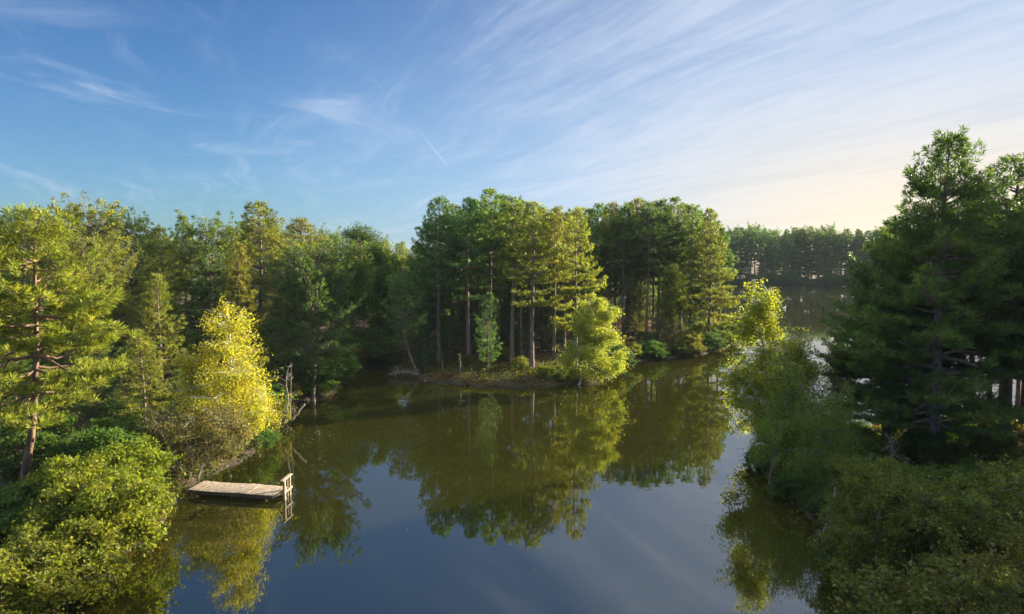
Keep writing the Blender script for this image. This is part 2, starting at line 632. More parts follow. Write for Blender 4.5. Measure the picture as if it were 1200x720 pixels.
def sdist(X, Y):
    """signed distance to the shore, positive on land"""
    X, Y = np.asarray(X, float), np.asarray(Y, float)
    best = np.full(X.shape, -1e9)
    for P in POLYS:
        d2 = np.full(X.shape, 1e18)
        ins = np.zeros(X.shape, bool)
        A, B = P, np.roll(P, -1, axis=0)
        for (ax, ay), (bx, by) in zip(A, B):
            ex, ey = bx - ax, by - ay
            t = np.clip(((X - ax) * ex + (Y - ay) * ey) / (ex * ex + ey * ey + 1e-12), 0, 1)
            d2 = np.minimum(d2, (X - ax - t * ex) ** 2 + (Y - ay - t * ey) ** 2)
            if ay != by:
                c = ((ay > Y) != (by > Y)) & (X < (bx - ax) * (Y - ay) / (by - ay) + ax)
                ins ^= c
        d = np.sqrt(d2) * np.where(ins, 1, -1)
        best = np.maximum(best, d)
    return best


def gz(X, Y):
    X, Y = np.asarray(X, float), np.asarray(Y, float)
    d = sdist(X, Y)
    near = np.exp(-np.maximum(0, np.hypot(X, Y) - 150) / 80)
    d = d + near * (0.22 * np.sin(X * 1.9 + 1.3 * np.sin(Y * 1.1)) + 0.16 * np.sin(Y * 2.7 + X * 1.3))
    z = np.interp(d, [-6, -1.5, -0.3, 0.0, 0.35, 1.4, 6, 25, 80], [-2.0, -0.9, -0.18, 0.0, 0.28, 0.55, 1.0, 1.5, 1.9])
    land = np.clip(d / 3, 0, 1)
    return z + land * (0.10 * np.sin(X * 0.9) * np.sin(Y * 0.8 + 1) + 0.05 * np.sin(X * 2.3 + Y * 1.7))


def g1(x, y):
    return float(gz(np.array([x]), np.array([y]))[0])


def build_land():
    def axis(fine0, fine1, step, far0, far1):
        a = [fine0]
        s = step
        while a[-1] > far0:
            s *= 1.22
            a.append(a[-1] - s)
        a[-1] = far0
        b = [fine1]
        s = step
        while b[-1] < far1:
            s *= 1.22
            b.append(b[-1] + s)
        b[-1] = far1
        return np.array(sorted(set(a[::-1] + list(np.arange(fine0, fine1, step)) + b)))
    xs = axis(-48, 58, 0.42, -1500, 1500)
    ys = axis(16, 132, 0.42, -1500, 1500)
    ys = np.unique(np.concatenate([ys, np.arange(278, 304, 1.0)]))
    xs = np.unique(np.concatenate([xs, np.arange(60, 210, 6.0)]))
    X, Y = np.meshgrid(xs, ys)
    Z = gz(X, Y)
    rng = np.random.default_rng(5)
    Z += rng.normal(size=Z.shape) * 0.02
    V = np.stack([X, Y, Z], -1).reshape(-1, 3)
    nx, ny = len(xs), len(ys)
    i, j = np.meshgrid(np.arange(nx - 1), np.arange(ny - 1))
    a = (j * nx + i).ravel()
    F = np.stack([a, a + 1, a + nx + 1, a + nx], 1)
    me = mesh_np('ground', V, F, smooth=True)
    m, N = mat_new('forest_floor')
    geo = N.n('ShaderNodeNewGeometry')
    n1 = N.noise(geo.outputs['Position'], 0.35, 5, 0.6, 0.4)
    n2 = N.noise(geo.outputs['Position'], 3.5, 5, 0.7)
    n3 = N.noise(geo.outputs['Position'], 14.0, 3, 0.7)
    c = N.mix(N.ramp(n2, 0.3, 0.7), (0.045, 0.028, 0.018, 1), (0.16, 0.095, 0.06, 1))
    c = N.mix(N.ramp(n1, 0.50, 0.62), c, (0.055, 0.065, 0.022, 1))
    c = N.mix(N.math('MULTIPLY', N.ramp(n3, 0.55, 0.72), 0.6), c, (0.24, 0.17, 0.11, 1))
    sp = N.n('ShaderNodeSeparateXYZ')
    N.put(sp.inputs[0], geo.outputs['Position'])
    c = N.mix(N.ramp(N.math('ADD', sp.outputs[2], N.math('MULTIPLY', n2, 0.2)), 0.36, 0.18), c, (0.055, 0.045, 0.030, 1))
    p = N.n('ShaderNodeBsdfPrincipled')
    N.put(p.inputs['Base Color'], c)
    p.inputs['Roughness'].default_value = 0.95
    b = N.n('ShaderNodeBump')
    b.inputs['Distance'].default_value = 0.15
    N.put(b.inputs['Height'], n3)
    N.put(p.inputs['Normal'], b.outputs[0])
    out = N.n('ShaderNodeOutputMaterial')
    N.put(out.inputs[0], p.outputs[0])
    tag(link('ground', me, None, m), 'brown leaf covered forest floor round the lake', kind='structure')

    me = mesh_np('water', [(-1500, -1500, 0), (1500, -1500, 0), (1500, 1500, 0), (-1500, 1500, 0)], [(0, 1, 2, 3)])
    m, N = mat_new('lake_water')
    geo = N.n('ShaderNodeNewGeometry')
    pos = geo.outputs['Position']
    murk = N.noise(pos, 0.05, 3, 0.5, 0.5)
    c = N.mix(N.ramp(murk, 0.3, 0.7), (0.019, 0.0195, 0.003, 1), (0.025, 0.025, 0.004, 1))
    p = N.n('ShaderNodeBsdfPrincipled')
    N.put(p.inputs['Base Color'], c)
    p.inputs['Roughness'].default_value = 0.02
    p.inputs['IOR'].default_value = 2.8
    mp = N.n('ShaderNodeMapping')
    N.put(mp.inputs[0], pos)
    mp.inputs['Scale'].default_value = (0.6, 1.0, 1)
    mp.inputs['Rotation'].default_value = (0, 0, 0.3)
    r1 = N.noise(mp.outputs[0], 2.6, 2, 0.5)
    r2 = N.noise(mp.outputs[0], 0.5, 2, 0.5)
    calm = N.ramp(N.noise(pos, 0.035, 2, 0.5), 0.35, 0.7)
    hgt = N.math('ADD', N.math('MULTIPLY', r1, N.math('ADD', N.math('MULTIPLY', calm, 0.5), 0.3)), N.math('MULTIPLY', r2, 0.6))
    b = N.n('ShaderNodeBump')
    b.inputs['Strength'].default_value = 1.0
    b.inputs['Distance'].default_value = 0.0024
    N.put(b.inputs['Height'], hgt)
    N.put(p.inputs['Normal'], b.outputs[0])
    out = N.n('ShaderNodeOutputMaterial')
    N.put(out.inputs[0], p.outputs[0])
    tag(link('water', me, None, m), 'calm brown green lake water mirroring trees and sky', kind='structure')


build_land()

# ------------------------------------------------------------------ tree kinds

PEAR = ([0, 0.15, 0.4, 0.7, 0.9, 1], [0.75, 1.0, 0.95, 0.66, 0.36, 0.1])
CONE = ([0, 0.12, 0.35, 0.7, 0.92, 1], [0.72, 1.0, 0.92, 0.55, 0.25, 0.08])
COLUMN = ([0, 0.15, 0.45, 0.75, 0.92, 1], [0.60, 0.9, 0.96, 0.62, 0.28, 0.06])
DOME = ([0, 0.2, 0.5, 0.8, 0.93, 1], [0.55, 0.85, 1.0, 0.88, 0.60, 0.25])
SPIRE = ([0, 0.2, 0.6, 1], [0.9, 1.0, 0.55, 0.08])

# near, seen large
K_LEFT = make_pine('left_pine', 11, 16.0, 5.4, 4.9, PEAR, spacing=0.66, nper=5, tw=0.28, ts=0.38, tsp=0.22, K=13, width=0.070, spread=1.0, flat=0.15, q0=0.35, twl=0.55,
                   upturn=0.35, pitch=(-0.18, 0.62), r0=0.21, wob=0.12, bark=M_RBARK, dead=12, gap=0.15, bend=([0, 0.25, 0.55, 1], [0, 0.9, 1.5, 1.75]))
K_BIG = make_pine('big_pine', 12, 21.0, 3.2, 6.2, CONE, spacing=0.88, nper=7, tw=0.29, ts=0.35, tsp=0.23, K=11, width=0.080, spread=1.0, q0=0.3, twl=0.5,
                  upturn=0.5, pitch=(-0.06, 0.85), r0=0.34, wob=0.15, dead=16, gap=0.05)
K_BIG2 = make_pine('big_pine_b', 13, 20.0, 6.8, 4.6, COLUMN, spacing=0.95, nper=6, tw=0.30, ts=0.36, tsp=0.24, K=11, width=0.080, spread=1.0, q0=0.3, twl=0.5,
                   upturn=0.6, pitch=(-0.05, 0.9), r0=0.28, wob=0.2, dead=18, gap=0.10)
# middle distance
MID = dict(tw=0.36, ts=0.42, tsp=0.27, K=10, width=0.105, spread=0.95, q0=0.30, twl=0.55)
K_TALL = [make_pine('tall_pine', 21 + i, 20.0, cb, r, COLUMN, spacing=1.20, nper=6, upturn=0.6, pitch=(-0.02, 0.85), r0=0.24, wob=0.2,
                    dead=16, gap=0.10, **MID) for i, (cb, r) in enumerate([(8.0, 3.1), (9.5, 2.8), (6.0, 3.3), (10.5, 3.0)])]
K_FILL = make_pine('low_branched_pine', 29, 19.0, 2.5, 3.2, COLUMN, spacing=1.2, nper=6, upturn=0.5, pitch=(0.0, 0.9), r0=0.22, wob=0.2, dead=4, gap=0.1, **MID)
K_CONE = [make_pine('layered_pine', 31 + i, 19.0, 3.0 + 2 * i, 4.3, CONE, spacing=1.25, nper=6, upturn=0.5, pitch=(-0.08, 0.8), r0=0.26, wob=0.2,
                    dead=10, gap=0.08, **MID) for i in range(2)]
K_SCOTS = [make_pine('scots_pine', 41 + i, 18.0, 8.0, 4.4, DOME, spacing=1.35, nper=6, upturn=0.9, pitch=(0.1, 1.0), r0=0.26, wob=0.5,
                     dead=8, gap=0.14, **MID) for i in range(2)]
K_YOUNG = make_pine('young_pine', 51, 12.0, 1.6, 2.5, COLUMN, spacing=0.62, nper=5, tw=0.36, ts=0.38, tsp=0.28, K=9, width=0.080,
                    upturn=1.0, pitch=(0.15, 1.0), r0=0.12, wob=0.25, dead=2, gap=0.12)
K_SPIRE = make_pine('spruce', 52, 13.0, 1.0, 2.9, SPIRE, spacing=0.55, nper=6, tw=0.36, ts=0.32, tsp=0.26, K=9, width=0.080,
                    upturn=0.5, pitch=(-0.05, 0.55), r0=0.15, wob=0.05, dead=2, gap=0.12)
K_BENT = make_pine('bent_pine', 53, 11.0, 3.6, 2.6, COLUMN, spacing=0.7, nper=5, tw=0.36, ts=0.38, tsp=0.28, K=9, width=0.080,
                   upturn=1.0, pitch=(0.1, 1.0), r0=0.13, wob=0.2, dead=4, gap=0.15,
                   bend=([0, 0.12, 0.35, 1], [1.9, 1.15, 0.3, 0.0]))
K_SIDE = make_pine('feather_pine', 54, 13.6, 2.8, 4.4, DOME, spacing=0.66, nper=5, tw=0.38, ts=0.42, tsp=0.28, K=9, width=0.080,
                   upturn=0.8, pitch=(-0.1, 0.9), r0=0.20, wob=0.5, dead=6, gap=0.12, lean=(0.8, 0))

# broad-leaved
BIRCH_L = [(0, 0, 4.2, 3.6, 3.2, 2.6, 3), (0.3, 0, 6.8, 2.8, 2.6, 2.6, 3), (0.2, 0, 9.2, 1.7, 1.6, 2.2, 1.6), (1.8, -0.6, 3.4, 2.2, 2.0, 2.0, 1.4), (-1.6, 0.4, 5.6, 1.8, 1.8, 1.6, 1)]
K_BIRCH = make_broad('birch', 61, 11.4, BIRCH_L, [[(0, 0, -0.4), (0.1, 0, 4), (0.3, 0, 8), (0.2, 0, 11)], [(0.1, 0.1, 0), (-0.9, 0.3, 4), (-1.4, 0.4, 7)]],
                     ntwig=560, per=66, leaf=0.125, scat=0.22, strand=0.7, hang=0.8, shoots=0.06, limbs=26, r0=0.12, bark=M_BBARK)
K_ISBIRCH = make_broad('island_birch', 62, 10.0, [(0.8, 0, 3.6, 3.3, 2.8, 3.0, 3), (0.5, 0, 7.0, 2.2, 2.0, 2.6, 2), (1.6, 0, 8.2, 1.1, 1.2, 1.5, .6), (-0.6, 0, 8.2, 1.0, 1.0, 1.6, .6)],
                       [[(-0.8, 0, -0.4), (0.2, 0, 4), (0.6, 0, 9)], [(-0.8, 0, 0), (1.4, 0.2, 4), (2.0, 0.2, 7)]],
                       shoots=0.06, ntwig=680, per=60, leaf=0.14, scat=0.24, strand=0.6, hang=0.8, limbs=22, r0=0.11, bark=M_BBARK)
K_WEEP = make_broad('slender_birch', 63, 12.5, [(0.3, 0, 10.8, 0.7, 0.7, 1.7, .6), (-0.5, 0.3, 9.4, 1.0, 1.0, 1.4, .8), (0.6, 0, 8.2, 1.4, 1.3, 1.3, 1), (-0.9, -0.2, 6.6, 1.5, 1.5, 1.4, 1.2), (0.9, 0.3, 5.4, 1.5, 1.6, 1.3, 1.2), (-0.5, 0, 3.8, 1.7, 1.6, 1.3, .9)],
                    [[(0.9, 0, -0.4), (0.5, 0, 3), (0.1, 0, 7), (0, 0, 12.2)]],
                    shoots=0.05, ntwig=620, per=46, leaf=0.115, scat=0.17, strand=1.1, hang=1.4, limbs=26, r0=0.10, bark=M_BBARK)
K_WEEP2 = make_broad('weeping_birch', 64, 11.0, [(0, 0, 8.8, 1.6, 1.6, 1.7, 1.0), (0.3, 0, 6.4, 2.6, 2.3, 2.0, 1.7), (0.2, 0, 4.0, 2.9, 2.6, 1.9, 1.8), (-1.2, -0.3, 5.2, 1.5, 1.5, 1.6, .8)],
                     [[(1.0, 0, -0.4), (0.6, 0, 3), (0.2, 0, 6), (0, 0, 10.5)], [(1.0, 0, 0), (1.4, 0, 3), (1.5, 0.2, 6)]],
                     shoots=0.08, ntwig=470, per=42, leaf=0.115, scat=0.18, strand=1.9, hang=1.8, limbs=30, r0=0.10, bark=M_GBARK)
K_ROUND = [make_broad('round_tree', 71 + i, 13.0, [(0, 0, 8.2, 3.4, 3.4, 3.6, 3), (1.2, 0.4, 6.2, 2.6, 2.6, 2.2, 1.2), (-1.3, -0.5, 6.6, 2.4, 2.4, 2.2, 1.2), (0.2 - 0.5 * i, 0, 10.8, 2.0, 2.0, 1.9, 1)],
                      [[(0, 0, -0.4), (0.1, 0, 4), (0, 0, 9), (0, 0, 12)]], ntwig=520, per=44, leaf=0.22, scat=0.34, limbs=30, r0=0.2) for i in range(2)]
K_BUSH = [make_broad('bush', 81 + i, 4.2, [(0, 0, 2.0, 2.3, 2.2, 1.7, 3), (0.9, 0.3, 2.9, 1.2, 1.2, 1.1, 1), (-0.9, -0.4, 2.6, 1.3, 1.2, 1.2, 1), (0.2, -1.2, 1.2, 1.8, 1.4, 1.0, 1.2)],
                     [[(0.2 * cos(k * 1.3), 0.2 * sin(k * 1.3), -0.3), (0.8 * cos(k * 1.3), 0.8 * sin(k * 1.3), 1.8), (1.2 * cos(k * 1.3), 1.2 * sin(k * 1.3), 3.2)] for k in range(5)],
                     ntwig=380, per=44, leaf=0.14, scat=0.15, limbs=34, r0=0.05, flat=0.35, clump=0.9, cr=0.30) for i in range(3)]
K_WILLOW = make_broad('willow_bush', 91, 4.6, [(0, 0, 2.3, 2.9, 2.2, 2.0, 3), (1.7, 0, 2.6, 1.6, 1.5, 1.7, 1), (-1.6, 0, 2.3, 1.5, 1.4, 1.6, 1)],
                      [[(0.25 * cos(k), 0.25 * sin(k), -0.3), (1.1 * cos(k), 1.1 * sin(k), 2.0), (1.9 * cos(k), 1.7 * sin(k), 3.9)] for k in range(7)],
                      ntwig=560, per=24, leaf=0.105, scat=0.16, limbs=60, r0=0.045, hang=0.2, flat=0.2, bark=M_DEAD)
K_OAK = make_broad('oak_bush', 92, 5.2, [(0, 0, 2.6, 2.9, 2.6, 2.2, 3), (-1.4, 0.2, 3.6, 1.4, 1.4, 1.2, 1), (1.4, 0, 3.8, 1.5, 1.5, 1.2, 1), (0, -1.6, 2.0, 2.2, 1.6, 1.5, 1.5)],
                   [[(0.2 * cos(k), 0.2 * sin(k), -0.4), (1.0 * cos(k), 1.0 * sin(k), 2.4), (1.7 * cos(k), 1.5 * sin(k), 4.2)] for k in range(6)],
                   ntwig=420, per=56, leaf=0.125, scat=0.16, limbs=46, r0=0.07, flat=0.7, clump=0.9, cr=0.28)

C_LEFT = (0.185, 0.225, 0.038)
C_PINE = (0.125, 0.185, 0.045)
C_COOL = (0.092, 0.175, 0.062)
C_OLIVE = (0.185, 0.20, 0.050)
C_DARK = (0.065, 0.12, 0.042)
C_YEL = (0.35, 0.345, 0.055)
C_ISB = (0.31, 0.35, 0.06)
C_LEAF = (0.16, 0.19, 0.028)
C_FRESH = (0.17, 0.20, 0.028)
C_GREEN = (0.078, 0.15, 0.035)
C_WILL = (0.17, 0.155, 0.07)
C_OAK = (0.115, 0.140, 0.035)

rg = np.random.default_rng(77)


def vary(c, k=0.12):
    f = 1 + rg.uniform(-k, k)
    return tuple(max(0.004, v * f * (1 + rg.uniform(-k, k) * 0.5)) for v in c)


def tree(kind, px, top, Y, name, colr, label, cat='tree', group=None, wide=1.0, rz=None, base_px=None, tilt=None, x=None):
    """stand a tree of this kind at distance Y so that its tip shows at (px, top)"""
    xt, zt = up(px, top, Y)
    if x is not None:
        xt = x
    xb = xt if base_px is None else (base_px - 600) / 800 * Y
    g = max(0.0, g1(xb, Y))
    s = (zt - g) / kind[2]
    tl = (0, atan2(xt - xb, zt - g)) if tilt is None else tilt
    return place(kind, xb, Y, g - 0.05, name, vary(colr), label, cat, group, s=s, sxy=s * wide,
                 rz=rg.uniform(0, 6.28) if rz is None else rz, tilt=tl)


# ------------------------------------------------------------------ the left bank
tree(K_LEFT, 47, 250, 35, 'pine_tree', C_LEFT, 'big yellow green pine with a leaning reddish trunk at the left edge of the photo', rz=0, base_px=10, tilt=(0, 0))
bpy.data.objects['pine_tree'].location.x = (8 - 600) / 800 * 35
tree(K_SPIRE, 184, 322, 52, 'pine_tree', C_OLIVE, 'slim olive pine with a pale straight trunk left of the yellow birch', wide=1.15)
tree(K_BIRCH, 262, 346, 45, 'birch_tree', C_YEL, 'bright yellow birch above the root of the wooden jetty', rz=0, wide=1.12)
tree(K_WILLOW, 222, 466, 41.0, 'willow_bush', C_WILL, 'straggly olive grey willow bush beside the jetty root', 'bush', rz=0, wide=1.15)
tree(K_CONE[0], 278, 290, 57, 'pine_tree', C_OLIVE, 'layered olive pine rising behind the yellow birch', wide=0.80)
tree(K_TALL[2], 302, 237, 84, 'pine_tree', C_OLIVE, 'tallest pine on the skyline of the left forest with flat open branches', wide=1.5)
tree(K_SIDE, 362, 298, 63, 'pine_tree', (0.085, 0.135, 0.055), 'feathery blue green pine leaning over the inlet behind the dead stems', rz=0.3)
tree(K_ROUND[0], 424, 261, 128, 'pine_tree', C_DARK, 'dark dome shaped tree standing alone on the skyline left of the island grove', wide=1.2)
tree(K_SCOTS[0], 113, 249, 82, 'pine_tree', C_OLIVE, 'broad topped pine on the skyline just right of the big leaning pine', wide=1.25)
tree(K_TALL[1], 214, 254, 88, 'pine_tree', C_DARK, 'narrow dark pine spire on the skyline above the slim olive pine', wide=0.9)
tree(K_SCOTS[1], 153, 262, 84, 'pine_tree', C_DARK, 'dark tufted pine between the broad topped pine and the narrow spire')
tree(K_TALL[0], 188, 268, 78, 'pine_tree', C_OLIVE, 'olive pine with an open crown just left of the narrow spire', wide=1.3)
tree(K_TALL[3], 352, 257, 92, 'pine_tree', C_OLIVE, 'rounded olive pine right of the tallest skyline pine', wide=1.4)
tree(K_SCOTS[1], 244, 268, 76, 'pine_tree', C_PINE, 'flat topped green pine between the narrow spire and the tallest skyline pine', wide=1.1)
tree(K_SCOTS[0], 20, 270, 62, 'pine_tree', C_DARK, 'dark pine behind the left side of the big leaning pine', wide=1.1)
tree(K_ROUND[1], 445, 282, 92, 'broadleaf_tree', C_GREEN, 'mid green rounded broadleaf tree at the back of the inlet', wide=1.0)
tree(K_ROUND[0], 492, 292, 86, 'broadleaf_tree', C_GREEN, 'deep green broadleaf tree touching the left side of the island grove', wide=0.95)
tree(K_ROUND[1], 404, 286, 84, 'broadleaf_tree', C_GREEN, 'green broadleaf tree behind the feathery blue green pine', wide=0.9)
tree(K_BIRCH, 452, 276, 104, 'broadleaf_tree', C_LEAF, 'olive topped birch behind the rounded trees of the inlet', wide=0.9)

L_MASS = 'olive green pine packed among its neighbours in the forest behind the left bank'
G_MASS = 'pines of the forest behind the left bank'


def free(x, y, taken, r):
    return all((x - a) ** 2 + (y - b) ** 2 > r * r for a, b in taken)


taken = [(o.location.x, o.location.y) for o in COL.objects if o.get('category') == 'tree']
cnt = 0
for _ in range(4000):
    if cnt >= 74:
        break
    Y = rg.uniform(48, 170)
    px = rg.uniform(-60, 500)
    x = (px - 600) / 800 * Y
    if float(sdist([x], [Y])[0]) < 3.0 or not free(x, Y, taken, 4.4 + Y * 0.012):
        continue
    if Y < 60 and px > 150:
        continue
    if Y < 84 and 375 < px:
        continue
    top = np.interp(px, [0, 75, 110, 150, 250, 300, 350, 400, 450, 500], [279, 270, 268, 274, 280, 268, 272, 282, 284, 280]) + rg.uniform(-2, 9)
    if Y < 75:
        top = max(top, 285 + rg.uniform(0, 40))
    kind = [K_TALL[0], K_TALL[2], K_SCOTS[0], K_SPIRE, K_FILL, K_CONE[1], K_CONE[0]][rg.integers(0, 7)]
    c = [C_OLIVE, C_PINE, C_DARK, C_OLIVE][rg.integers(0, 4)]
    tree(kind, px, top, Y, 'pine_tree', c, L_MASS, 'tree', G_MASS, wide=rg.uniform(0.85, 1.2))
    taken.append((x, Y))
    cnt += 1

# bushes of the near left bank
for px, py, h, k, w, c, lab in [
        (15, 735, 3.4, 0, 1.3, C_LEAF, 'leafy green bush in the bottom left corner'),
        (70, 700, 3.6, 1, 1.2, C_LEAF, 'large round green bush second from the bottom left corner'),
        (118, 655, 4.6, 2, 1.1, C_FRESH, 'light green bush overhanging the water below the jetty'),
        (105, 642, 4.2, 0, 1.1, C_FRESH, 'tall bush at the foot of the big leaning pine'),
        (-15, 660, 3.2, 2, 1.2, C_GREEN, 'dark green bush behind the corner bushes at the left edge'),
        (150, 610, 4.2, 1, 1.0, C_FRESH, 'yellow green bush between the leaning pine and the jetty'),
        (110, 590, 4.0, 0, 1.1, C_GREEN, 'shaded bush just behind the yellow green one by the jetty'),
        (172, 618, 2.0, 2, 1.0, C_WILL, 'low tawny bush on the bank right below the jetty'),
        (50, 575, 4.4, 1, 1.2, C_GREEN, 'dark bush behind the trunk of the big leaning pine')]:
    x, y = at(px, py, 0.4)
    kind = K_BUSH[k]
    s = h / kind[2]
    place(kind, x, y, max(0, g1(x, y)) - 0.1, 'bush', vary(c), lab, 'bush', None, s=s, sxy=s * w, rz=rg.uniform(0, 6.28))
for px, py, h, k, w, c, lab in [
        (140, 560, 3.6, 1, 1.1, C_GREEN, 'bush below the slim olive pine'),
        (185, 545, 2.6, 0, 1.1, C_WILL, 'small tawny bush between the slim olive pine and the willow bush'),
        (318, 500, 2.6, 2, 1.0, C_OLIVE, 'thin bush among the dead stems by the inlet'),
        (300, 478, 3.6, 0, 1.2, C_GREEN, 'bush under the layered pine behind the yellow birch'),
        (365, 462, 3.4, 2, 1.3, C_GREEN, 'bush under the feathery pine at the water'),
        (392, 448, 3.8, 1, 1.2, C_GREEN, 'bush at the mouth of the inlet'),
        (428, 424, 4.6, 2, 1.2, C_GREEN, 'tall shaded bush closing the back of the inlet'),
        (455, 405, 5.0, 0, 1.1, C_GREEN, 'shaded bush between the inlet and the island grove')]:
    x, y = at(px, py, 0.4)
    kind = K_BUSH[k]
    s = h / kind[2]
    place(kind, x, y, max(0, g1(x, y)) - 0.1, 'bush', vary(c), lab, 'bush', None, s=s, sxy=s * w, rz=rg.uniform(0, 6.28))

# ------------------------------------------------------------------ the island grove in the middle
tree(K_BENT, 470, 322, 76, 'pine_tree', C_COOL, 'young pine with a curved trunk leaning over the left end of the island', rz=0)
tree(K_SPIRE, 497, 372, 77, 'spruce_tree', (0.03, 0.10, 0.04), 'small dark green spruce low on the left of the island', wide=1.1)
tree(K_TALL[2], 513, 232, 80, 'pine_tree', C_COOL, 'tall pine forming the left flank of the island grove', wide=1.1)
tree(K_TALL[0], 548, 234, 79, 'pine_tree', C_COOL, 'tall pine second from the left in the island grove', wide=1.0)
tree(K_TALL[1], 574, 223, 80, 'pine_tree', C_PINE, 'highest pine in the middle of the island grove', wide=1.1)
tree(K_YOUNG, 572, 345, 74, 'pine_tree', C_COOL, 'feathery young pine in front of the middle trunks of the island', wide=0.95)
tree(K_TALL[3], 600, 231, 78, 'pine_tree', C_PINE, 'tall pine just right of the highest one on the island', wide=1.0)
tree(K_TALL[0], 624, 238, 75, 'pine_tree', (0.19, 0.23, 0.05), 'pine with the thickest pale trunk at the front of the island', wide=1.15)
tree(K_CONE[1], 676, 243, 76, 'pine_tree', (0.25, 0.28, 0.05), 'sunlit layered pine above the yellow green birch of the island', wide=0.88)
tree(K_TALL[3], 650, 244, 81, 'pine_tree', C_OLIVE, 'pine behind the sunlit layered pine of the island', wide=1.1)
tree(K_ISBIRCH, 688, 345, 71, 'birch_tree', C_ISB, 'glowing yellow green birch overhanging the water at the right end of the island', rz=0, wide=1.12)
L_ISL = 'slim pine standing among the others in the island grove'
for px, top, Y in [(528, 240, 86), (538, 246, 92), (560, 236, 87), (585, 230, 86), (610, 236, 85), (592, 244, 93), (636, 244, 88),
                   (568, 246, 96), (520, 252, 95), (662, 250, 90), (500, 262, 90), (545, 250, 100), (620, 248, 99), (648, 250, 97), (680, 252, 95)]:
    x, z = up(px, top, Y)
    tree(K_TALL[rg.integers(0, 4)], px, top, Y, 'pine_tree', [C_COOL, C_PINE, C_OLIVE][rg.integers(0, 3)], L_ISL, 'tree', 'pines of the island grove', wide=rg.uniform(0.9, 1.15))
for px, py, h, k, c, lab in [
        (640, 444, 1.6, 0, C_LEAF, 'low bush on the shore left of the glowing birch'),
        (610, 436, 1.5, 1, C_OLIVE, 'small bush at the foot of the thickest island trunk'),
        (590, 428, 1.8, 2, C_OLIVE, 'low bush in the shade between the island trunks'),
        (500, 430, 1.8, 1, C_GREEN, 'low green bush under the small dark spruce'),
        (716, 436, 2.4, 2, C_LEAF, 'bush between the glowing birch and the second grove'),
        (545, 432, 1.2, 0, C_OLIVE, 'low bush behind the bare stems on the island')]:
    x, y = at(px, py, 0.5)
    kind = K_BUSH[k]
    s = h / kind[2]
    place(kind, x, y, max(0, g1(x, y)) - 0.1, 'bush', vary(c), lab, 'bush', None, s=s, sxy=s * 1.3, rz=rg.uniform(0, 6.28))

# ------------------------------------------------------------------ the second grove
tree(K_CONE[0], 834, 248, 97, 'pine_tree', C_OLIVE, 'big olive layered pine at the right end of the second grove', wide=0.95)
tree(K_CONE[1], 812, 240, 101, 'pine_tree', C_PINE, 'green pine beside the olive one at the right end of the second grove', wide=0.85)
tree(K_TALL[1], 789, 233, 104, 'pine_tree', C_PINE, 'pine with the highest tuft in the second grove', wide=1.2)
tree(K_ROUND[0], 790, 306, 94, 'broadleaf_tree', C_FRESH, 'light green broadleaf tree in front of the second grove', wide=0.62)
tree(K_WILLOW, 782, 366, 94.5, 'willow_bush', (0.11, 0.13, 0.07), 'grey green willow bush hanging to the water under the light green tree', 'bush', wide=0.75)
for px, top, Y, c, k, w, lab in [(760, 388, 95.5, C_GREEN, 0, 1.5, 'dark bush left of the grey green willow bush'),
                          (818, 378, 95, C_LEAF, 1, 1.0, 'yellow green bush right of the grey green willow bush'),
                          (740, 404, 95, C_GREEN, 2, 1.5, 'low dark bush at the left end of the second grove shore'),
                          (848, 385, 98, C_OLIVE, 2, 1.2, 'olive bush on the tip of the second grove')]:
    tree(K_BUSH[k], px, top, Y, 'bush', c, lab, 'bush', wide=w)
L_G2 = 'dark trunked pine standing among the others in the second grove'
for px, top, Y in [(700, 240, 106), (716, 238, 102), (732, 242, 100), (746, 233, 103), (760, 238, 99), (774, 236, 102), (722, 246, 110),
                   (752, 244, 108), (768, 240, 111), (800, 241, 108), (706, 250, 112), (738, 238, 113), (784, 244, 113), (818, 248, 109),
                   (692, 246, 101), (830, 256, 106), (712, 252, 118), (745, 250, 119), (780, 252, 118), (672, 250, 108), (845, 268, 102)]:
    tree(K_TALL[rg.integers(0, 4)], px, top, Y, 'pine_tree', [C_DARK, C_PINE, C_OLIVE, C_COOL][rg.integers(0, 4)], L_G2, 'tree', 'pines of the second grove', wide=rg.uniform(0.95, 1.25))

# ------------------------------------------------------------------ the right bank
tree(K_BIG, 1112, 164, 40, 'pine_tree', (0.092, 0.148, 0.040), 'huge dark conical pine on the right bank', rz=0.4, wide=1.0)
tree(K_BIG, 1050, 262, 45, 'pine_tree', (0.088, 0.148, 0.045), 'lower pine with spreading branch tips left of the huge conical pine', rz=2.4, wide=1.12)
tree(K_BIG2, 1196, 188, 42, 'pine_tree', (0.090, 0.140, 0.040), 'dark pine cut by the right edge of the photo', rz=1.0, wide=1.25)
tree(K_BIG2, 1150, 232, 50, 'pine_tree', C_DARK, 'pine behind the huge conical pine with its trunk against the bright water', rz=2.0, wide=0.95)
L_RB = 'dark pine trunk and crown in the row at the back of the right bank'
for px, top, Y, w in [(1172, 240, 53, .9), (1186, 252, 52, .9), (1215, 225, 50, 1), (1240, 215, 44, 1.2), (1134, 262, 54, .8), (1086, 268, 52, .9), (1205, 262, 54, .8), (1280, 230, 48, 1.2), (1320, 240, 55, 1.2), (1300, 200, 40, 1.2), (1380, 210, 46, 1.2), (1440, 200, 40, 1.3), (1260, 205, 37, 1.0), (1400, 190, 34, 1.2), (1500, 210, 50, 1.3)]:
    tree(K_BIG2, px, top, Y, 'pine_tree', C_DARK, L_RB, 'tree', 'pines at the back of the right bank', wide=w)
tree(K_YOUNG, 984, 398, 46, 'pine_tree', C_OLIVE, 'small thin pine at the tip of the right bank', wide=0.85)
tree(K_WEEP, 882, 320, 47, 'birch_tree', (0.25, 0.28, 0.05), 'slender sunlit birch with the highest tip over the channel', rz=0, base_px=912, wide=1.45)
